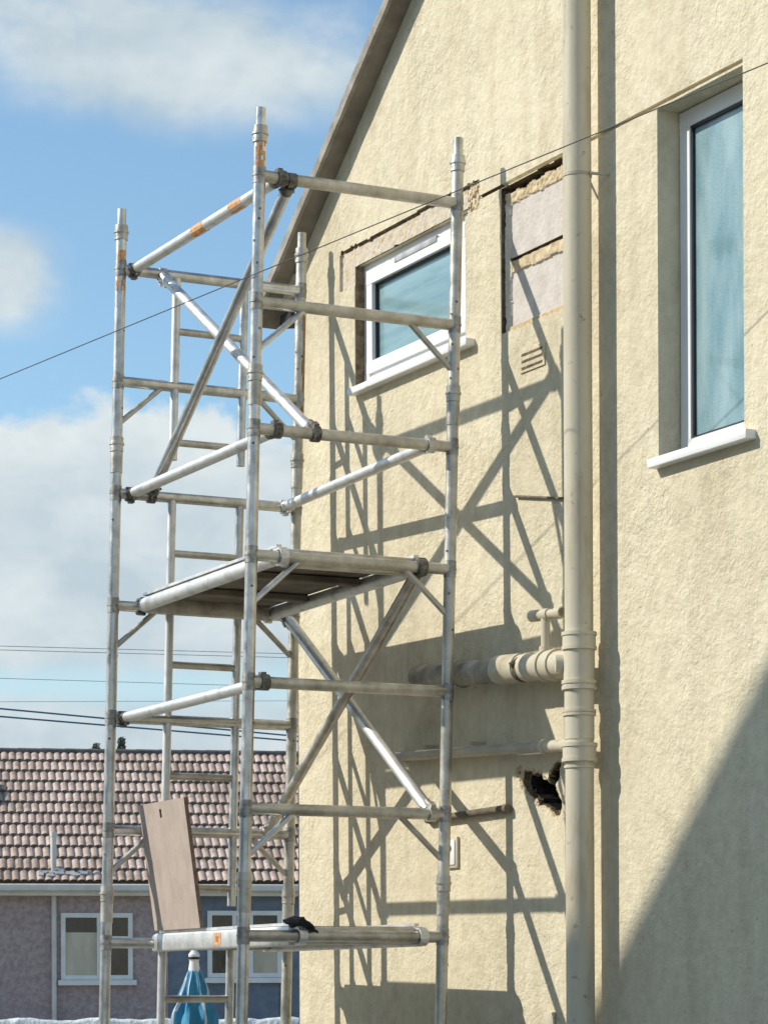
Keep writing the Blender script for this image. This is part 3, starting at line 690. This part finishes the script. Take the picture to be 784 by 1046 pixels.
# ------------------------------------------------------------------ things on the lower platform
bm = BM()
bw, bh, bt = .345 * TL, .562, .018
c0 = TP(.265, .8025, .0515)
w_ = -ax_s; h_ = V(-.074, .0, .552).normalized(); h_ = (h_ - w_ * h_.dot(w_)).normalized(); n_ = w_.cross(h_)
gx = [-bw / 2, -.030, -.006, bw / 2]; gz = [0, .492, .530, bh]
def bp_(i, j, k): return c0 + w_ * gx[i] + h_ * (gz[j] + .006) + n_ * (k * bt)
vg = {(i, j, k): bm.verts.new(bp_(i, j, k)) for i in range(4) for j in range(4) for k in range(2)}
for i in range(3):
    for j in range(3):
        if (i, j) == (1, 1): continue
        for k in range(2): bm.faces.new([vg[(i, j, k)], vg[(i + 1, j, k)], vg[(i + 1, j + 1, k)], vg[(i, j + 1, k)]])
for t in range(3):
    for (p, q) in ((((t, 0), (t + 1, 0))), ((t, 3), (t + 1, 3)), ((0, t), (0, t + 1)), ((3, t), (3, t + 1))):
        f = bm.faces.new([vg[(*p, 0)], vg[(*q, 0)], vg[(*q, 1)], vg[(*p, 1)]]); f.material_index = 1
for p, q in (((1, 1), (2, 1)), ((2, 1), (2, 2)), ((2, 2), (1, 2)), ((1, 2), (1, 1))):
    f = bm.faces.new([vg[(*p, 0)], vg[(*q, 0)], vg[(*q, 1)], vg[(*p, 1)]]); f.material_index = 1
tag(obj('plywood_board', bm, [MAT['board'], MAT['board_edge']], smooth=0), 'narrow pinkish plywood board with a slot near its top, leaning on the lower platform', 'board')
# crumpled dark rag
bm = BM()
rc = TP(.262, .0, .045) + V(0, .01, 0)
N1, N2 = 30, 16; prev = None
for i in range(N1):
    t = i / (N1 - 1)
    x = rc.x - .045 + t * .125; zc = rc.z + .006 + (.008 if t < .5 else .008 - (t - .5) * .09)
    rz = .004 + .015 * math.sin(math.pi * min(1, t * 1.15 + .06)) ** .7; ry = .012 + .05 * math.sin(math.pi * min(1, t * 1.1 + .05)) ** .6
    ring = []
    for k in range(N2):
        a = 2 * math.pi * k / N2; f = 1 + .55 * nz3(t * 6, math.cos(a) * 1.6, math.sin(a) * 1.6 + 4)
        ring.append(bm.verts.new((x + .01 * nz3(t * 5, a, 0), rc.y + ry * f * math.cos(a) - (.05 * max(0, t - .5)), zc + rz * f * math.sin(a))))
    if prev:
        for k in range(N2): bm.faces.new((prev[k], prev[(k + 1) % N2], ring[(k + 1) % N2], ring[k]))
    else: bm.faces.new(ring)
    prev = ring
bm.faces.new(prev)
tag(obj('rag', bm, MAT['rag']), 'crumpled dark rag draped over the near end of the lower platform', 'rag')

# ------------------------------------------------------------------ closed blue parasol in the garden behind
PX, PY = 1.985, 4.965
par = empty('garden_parasol', (PX, PY, -GZ), 'closed blue garden parasol with a white tip seen below the lower platform', 'parasol')
bm = BM(); tube(bm, (PX, PY, -GZ + .05), (PX, PY, -.02), .02, 14); obj('pole', bm, MAT['offwhite'], par)
bm = BM(); tube(bm, (PX, PY, -GZ), (PX, PY, -GZ + .06), .24, 24, .20); obj('base', bm, MAT['concrete'], par)
bm = BM()
prof0 = [(.022, -.07), (.04, -.10), (.062, -.16), (.085, -.24), (.108, -.31), (.125, -.38), (.145, -.45), (.15, -.60), (.13, -.9), (.10, -1.2), (.11, -1.35)]
prof = []
for (r0, z0), (r1, z1) in zip(prof0, prof0[1:]): prof += [(r0 + (r1 - r0) * q / 4, z0 + (z1 - z0) * q / 4) for q in range(4)]
NP = 72; prev = None
for r, z in prof:
    ring = []
    for k in range(NP):
        a = 2 * math.pi * k / NP; rr = r * (1 + .13 * math.cos(8 * a + z * 2.5) + .26 * nz3(math.cos(a) * 3, math.sin(a) * 3, z * 7) + .10 * nz3(math.cos(a) * 8, math.sin(a) * 8, z * 14))
        ring.append(bm.verts.new((PX + rr * math.cos(a), PY + rr * math.sin(a), z)))
    if prev:
        for k in range(NP):
            f = bm.faces.new((prev[k], prev[(k + 1) % NP], ring[(k + 1) % NP], ring[k]))
            f.material_index = 1 if (math.cos(8 * 2 * math.pi * (k + .5) / NP + z * 2.5) + .5 * nz3(k * .4, z * 6, 2) > .75 and (k // 9) % 2 == 0) else 0
    prev = ring
obj('canopy', bm, [MAT['bluecloth'], MAT['palecloth']], par)
bm = BM(); tube(bm, (PX, PY, -.10), (PX, PY, -.03), .036, 16, .026); tube(bm, (PX, PY, -.03), (PX, PY, .005), .030, 16, .034); tube(bm, (PX, PY, .005), (PX, PY, .035), .034, 16, .012)
obj('finial', bm, MAT['upvc'], par)
bm = BM(); tube(bm, (PX, PY, -.024), (PX, PY, -.008), .0325, 16); obj('tie_band', bm, MAT['black'], par)

# ------------------------------------------------------------------ bungalow across the garden
BO = V(12.983, 31.941, 0); YB = 0.4856 - 0.167
bh_ = V(math.cos(YB), -math.sin(YB), 0); bn_ = V(math.sin(YB), math.cos(YB), 0)
def BP(a, b, z): return BO + bh_ * a + bn_ * b + V(0, 0, z)
BGZ = -1.05; AL, AR = -8.0, 9.0; RUN = 3.85; EZ = 1.60; RISE = 2.50
bung = empty('bungalow', BP(0, 3.8, BGZ), 'long low bungalow with pinkish tiled roof behind the scaffold tower', 'bungalow')
AXB = (bh_, bn_, V(0, 0, 1))
def bbox(bm, a0, a1, b0, b1, z0, z1): box(bm, BP((a0 + a1) / 2, (b0 + b1) / 2, (z0 + z1) / 2), (a1 - a0, b1 - b0, z1 - z0), AXB)
bm = BM(); bbox(bm, AL, .43, 0, 7.5, BGZ - .3, 1.50); obj('wall', bm, MAT['pebble'], bung, smooth=0)['label'] = 'purple grey pebbledashed wall'
bm = BM(); bbox(bm, .434, AR, .002, 7.498, BGZ - .3, 1.498); obj('wall', bm, MAT['bluegrey'], bung, smooth=0)['label'] = 'slate blue painted wall'
# tiled roof: rolls and stepped courses
bm = BM(); PITCH = .133; NC = 12; nper = 10
ncol = int((AR - AL + .5) / PITCH * nper)
def roofz(b): return EZ + (b + .28) * RISE / (RUN + .28)
slope_n = (V(0, 0, 1) * 1.0 - bn_ * (RISE / RUN)).normalized()
prev = None
for c in range(NC):
    t0, t1 = c / NC, (c + 1) / NC
    off = .5 * (c % 2) * PITCH
    for t, lift in ((t0, .045), (t0 + .004, .044), (t1 - .002, .012)):
        b = -.28 + t * (RUN + .28); row = []
        for i in range(ncol + 1):
            a = AL - .25 + i * PITCH / nper
            ph = ((a + off) / PITCH) % 1.0
            hgt = .026 * max(0, math.sin(math.pi * min(1, ph / .84))) ** .6 if ph < .84 else 0.0
            j = .004 * nz3(a * 4, c * 3, 1)
            row.append(bm.verts.new(BP(a, b, roofz(b)) + slope_n * (lift + hgt + j)))
        if prev:
            for i in range(ncol):
                f = bm.faces.new((prev[i], prev[i + 1], row[i + 1], row[i]))
                phc = ((AL - .25 + (i + .5) * PITCH / nper + off) / PITCH) % 1.0
                if abs(t - (t0 + .004)) < 1e-6 or t == t0 or phc > .86: f.material_index = 1      # open joints between the tiles
        prev = row
r2 = [bm.verts.new(BP(a, b, z)) for a, b, z in ((AL - .25, RUN, EZ + RISE - .01), (AR + .25, RUN, EZ + RISE - .01), (AR + .25, 2 * RUN + .28, EZ), (AL - .25, 2 * RUN + .28, EZ))]
bm.faces.new(r2)
for a in (AL - .01, AR + .01): bm.faces.new([bm.verts.new(BP(a, b, z)) for a, b, z in ((a, 0, 1.49), (a, RUN, EZ + RISE), (a, 7.5, 1.49))])
broof = obj('roof', bm, [MAT['tile'], MAT['joint']], bung, smooth=50)
bm = BM()
na = int((AR - AL) / .42)
for i in range(na): tube(bm, BP(AL - .2 + i * .42, RUN, EZ + RISE + .0), BP(AL - .2 + i * .42 + .425, RUN, EZ + RISE + .0), .085, 10, .078)
obj('ridge', bm, MAT['ridge'], broof)
bm = BM(); bbox(bm, AL - .2, AR + .2, -.36, -.24, EZ - .13, EZ - .01); bevelled(bm, .03, 3); bbox(bm, AL - .2, AR + .2, -.25, -.002, EZ - .20, EZ - .06)
obj('gutter', bm, MAT['gutter'], bung)
for a in (-1.45, 5.0):
    bm = BM(); tube(bm, BP(a, -.07, BGZ), BP(a, -.07, EZ - .13), .042, 12); obj('downpipe', bm, MAT['gutter'], bung)
# vent pipe and lead flashing low on the roof
bm = BM(); vb = .05; tube(bm, BP(-1.45, vb, roofz(vb)), BP(-1.45, vb, roofz(vb) + .60), .05, 12); tube(bm, BP(-1.45, vb, roofz(vb) + .58), BP(-1.45, vb, roofz(vb) + .66), .06, 12); obj('vent_pipe', bm, MAT['gutter'], broof)
bm = BM()
for k in range(14):
    a = -1.70 + random.random() * .75; b = -.18 + random.random() * .20
    box(bm, BP(a, b, roofz(b) + .055 + .02 * random.random()), (.06 + .08 * random.random(), .06 + .05 * random.random(), .04), (bh_, (bn_ + V(0, 0, .65)).normalized(), slope_n))
obj('lead_flashing', bm, MAT['lead'], broof, smooth=0)
bm = BM(); bb = 2.35; box(bm, BP(-2.62, bb, roofz(bb) + .09), (.7, .75, .1), (bh_, (bn_ + V(0, 0, RISE / RUN)).normalized(), slope_n)); bevelled(bm, .01); sk = obj('roof_window', bm, MAT['lead'], broof, smooth=0)
bm = BM(); box(bm, BP(-2.62, bb, roofz(bb) + .145), (.56, .60, .012), (bh_, (bn_ + V(0, 0, RISE / RUN)).normalized(), slope_n)); obj('pane', bm, MAT['glass_dark'], sk, smooth=0)
def bwin(a0, a1, z0, z1, mulls, trans, label, panes):
    bm = BM(); w = .075
    bbox(bm, a0, a1, -.05, .02, z0, z0 + w); bbox(bm, a0, a1, -.05, .02, z1 - w, z1)
    for a in [a0, a1 - w] + [m - w / 2 for m in mulls]: bbox(bm, a, a + w, -.048, .018, z0 + w, z1 - w)
    for (x0, x1, z) in trans: bbox(bm, x0, x1, -.046, .016, z - w / 2, z + w / 2)
    f = tag(obj('window', bm, MAT['offwhite'], bung, smooth=0), label)
    for (x0, x1, q0, q1, mt) in panes:
        bm = BM(); bbox(bm, x0, x1, -.02, .004, q0, q1); obj('pane', bm, MAT[mt], f, smooth=0)
    bm = BM(); bbox(bm, a0 - .05, a1 + .06, -.12, -.003, z0 - .09, z0 - .005); obj('sill', bm, MAT['offwhite'], f, smooth=0)
bwin(-1.337, -.16, 0.02, 1.12, [-.71], [(-.70, -.16, .70)], 'white window with tan curtains', [(-1.29, -.73, .06, .80, 'curtain'), (-1.29, -.73, .80, 1.08, 'glass_dark'), (-.69, -.2, .06, 1.08, 'glass_dark')])
bwin(1.08, 2.32, 0.05, 1.16, [1.53, 1.80], [(1.08, 2.32, .84)], 'white window in the blue wall', [(1.12, 2.28, .09, .86, 'curtain'), (1.12, 1.56, .092, 1.12, 'glass_dark'), (1.80, 2.28, .862, 1.12, 'glass_dark')])
bwin(-5.6, -3.9, 0.02, 1.12, [-4.75], [], 'wide white window', [(-5.55, -3.95, .06, 1.08, 'glass_dark')])
bwin(4.2, 6.2, 0.02, 1.12, [5.2], [], 'wide white window in the blue wall', [(4.25, 6.15, .06, 1.08, 'glass_dark')])
bm = BM(); bbox(bm, 1.74, 2.26, -.03, .01, BGZ, -.045); obj('panel', bm, MAT['bluegrey'], bung, smooth=0)

# low whitewashed rubble wall in front of it
bm = BM()
na, nh = 150, 5; prev = None
for i in range(na):
    a = -5 + i * .062; top = -.60 + .05 * nz3(a * 1.7, 3, 0) + .03 * nz3(a * 6, 1, 0)
    ring = []
    for b, z in ((-3.0, BGZ - .1), (-3.03, -.8), (-3.0, top - .05), (-2.92, top), (-2.80, top - .01), (-2.72, top - .06), (-2.70, BGZ - .1)):
        ring.append(bm.verts.new(BP(a, b + .03 * nz3(a * 5, z * 6, b), z)))
    if prev:
        for k in range(6): bm.faces.new((prev[k], prev[k + 1], ring[k + 1], ring[k]))
    prev = ring
tag(obj('garden_wall', bm, MAT['whitewash'], smooth=60), 'low lumpy whitewashed garden wall in front of the bungalow', 'wall')

# ------------------------------------------------------------------ two small treetops beyond the ridge
def far_tree(cx, cy, top, w, h, label):
    gz = ground_h(cx, cy)
    root = empty('tree', (cx, cy, gz), label, 'tree', None)
    bm = BM(); tube(bm, (cx, cy, gz), (cx, cy, top - .3), .14, 8, .02)
    for k in range(16):
        z = gz + 1.5 + (top - gz - 2.2) * k / 16; a = k * 2.4; l = w * (1 - k / 18) * .9
        tube(bm, (cx, cy, z), (cx + l * math.cos(a), cy + l * math.sin(a), z + .35), .04, 6, .01)
    obj('trunk', bm, MAT['bark'], root)
    bm = BM(); rnd = random.Random(int(cx * 100))
    for k in range(2200):
        t = rnd.random() ** .8; z = gz + 1.2 + t * (top - gz - 1.2)
        rad = w * (1 - t) ** .75 * (.6 + .5 * nz3(t * 9, k % 7, 2)) + .06
        a = rnd.random() * 6.283; r = rad * math.sqrt(rnd.random())
        c = V(cx + r * math.cos(a), cy + r * math.sin(a), z); q = V(rnd.gauss(0, 1), rnd.gauss(0, 1), rnd.gauss(0, 1)).normalized(); p = q.orthogonal().normalized(); s_ = q.cross(p); z_ = .07 + .07 * rnd.random()
        bm.faces.new([bm.verts.new(c + p * z_), bm.verts.new(c + s_ * z_ * .6), bm.verts.new(c - p * z_), bm.verts.new(c - s_ * z_ * .6)])
    obj('crown', bm, MAT['leaf'], root, smooth=0)
far_tree(27.25, 69.59, 7.60, .5, 9, 'small dark conifer top showing above the bungalow ridge left of the tower leg')
far_tree(27.96, 69.22, 7.78, .4, 9, 'taller thin conifer tip showing above the bungalow ridge right of the tower leg')

# ------------------------------------------------------------------ cables
def cable(nm, A, Bp, r, mat, label, group, ext=2.0, sag=0.0, cat='cable'):
    A = Vector(A); Bp = Vector(Bp); d = Bp - A; P = A - d * ext; Q = Bp + d * ext; bm = BM(); n = 24
    pts = []
    for i in range(n + 1):
        t = i / n; p = P + (Q - P) * t; pts.append(p)
    path(bm, pts, r, 6)
    return tag(obj(nm, bm, MAT[mat]), label, cat, group)
grp = 'overhead cables above the bungalow'
cable('overhead_cable', (16.044, 47.239, 7.475), (24.398, 49.610, 8.028), .008, 'lead', 'thin pale overhead line, highest of those above the bungalow', grp)
cable('overhead_cable', (16.044, 47.239, 7.389), (24.397, 49.611, 7.933), .008, 'lead', 'thin pale overhead line just under the highest one', grp)
cable('overhead_cable', (16.044, 47.244, 6.763), (24.397, 49.617, 7.221), .007, 'lead', 'thin pale overhead line midway between the top pair and the thick pair', grp)
cable('overhead_cable', (16.044, 47.249, 6.245), (24.397, 49.620, 6.889), .006, 'lead', 'faintest thin overhead line just above the thick blue pair', grp)
cable('overhead_cable', (16.044, 47.250, 6.094), (24.397, 49.626, 6.034), .021, 'bluecable', 'upper of the two thick dark blue overhead cables', grp)
cable('overhead_cable', (16.044, 47.251, 5.921), (24.397, 49.627, 5.916), .021, 'bluecable', 'lower of the two thick dark blue overhead cables', grp)
cable('telephone_wire', (-.4126, 1.6232, 2.4761), (.7163, -2.5089, 2.7828), .0021, 'cable', 'single thin dark wire crossing in front of the house wall and the tower', None, ext=6.0, cat='wire')

# ------------------------------------------------------------------ neighbouring house on the sunny side (its gable throws the shade on the lower wall)
NX = XW - 7.1; NRY = .89; NRZ = 8.2; NS = 1.054
nb = empty('house', (NX - 4, NRY, -GZ), 'pale two-storey neighbouring house with a steep gable on the left', 'house')
bm = BM(); he = 4.3; nez = NRZ - he * NS - .15
for x in (NX + .0, NX - 8):
    bm.faces.new([bm.verts.new((x, y, z)) for y, z in ((NRY - he, -GZ - .2), (NRY - he, nez), (NRY, NRZ - .15), (NRY + he, nez), (NRY + he, -GZ - .2))])
for y in (NRY - he, NRY + he):
    bm.faces.new([bm.verts.new((x, y, z)) for x, z in ((NX, -GZ - .2), (NX - 8, -GZ - .2), (NX - 8, nez), (NX, nez))])
obj('wall', bm, MAT['nbrick'], nb, smooth=0)
bm = BM()
for sgn in (-1, 1):
    q = []
    for x in (NX + .02, NX - 8.1):
        q.append([bm.verts.new((x, NRY + sgn * d, NRZ - d * NS + dz)) for d, dz in ((0, 0), (he + .3, 0), (he + .3, -.14), (0, -.14))])
    for i in range(4): bm.faces.new((q[0][i], q[0][(i + 1) % 4], q[1][(i + 1) % 4], q[1][i]))
    bm.faces.new(q[0]); bm.faces.new(q[1][::-1])
nr = obj('roof', bm, MAT['slate'], nb, smooth=0)
bm = BM(); boxmm(bm, (NX - 5, NRY - .3, NRZ - .4), (NX - 4.1, NRY + .3, NRZ + .9)); obj('chimney', bm, MAT['nbrick'], nr, smooth=0)
for y, z in ((-1.2, 1.4), (2.2, 1.4), (-1.2, -1.0), (2.2, -1.0)):
    bm = BM(); frame_ring(bm, NX - .04, NX + .05, y - .55, y + .55, z, z + 1.15, .06); f = obj('window', bm, MAT['upvc'], nb, smooth=0)
    bm = BM(); boxmm(bm, (NX - .03, y - .49, z + .06), (NX + .02, y + .49, z + 1.09)); obj('pane', bm, MAT['glass_dark'], f, smooth=0)

# ------------------------------------------------------------------ lift everything so the ground lies at zero
for o in COL.objects:
    if o.parent is None: o.location.z += GZ
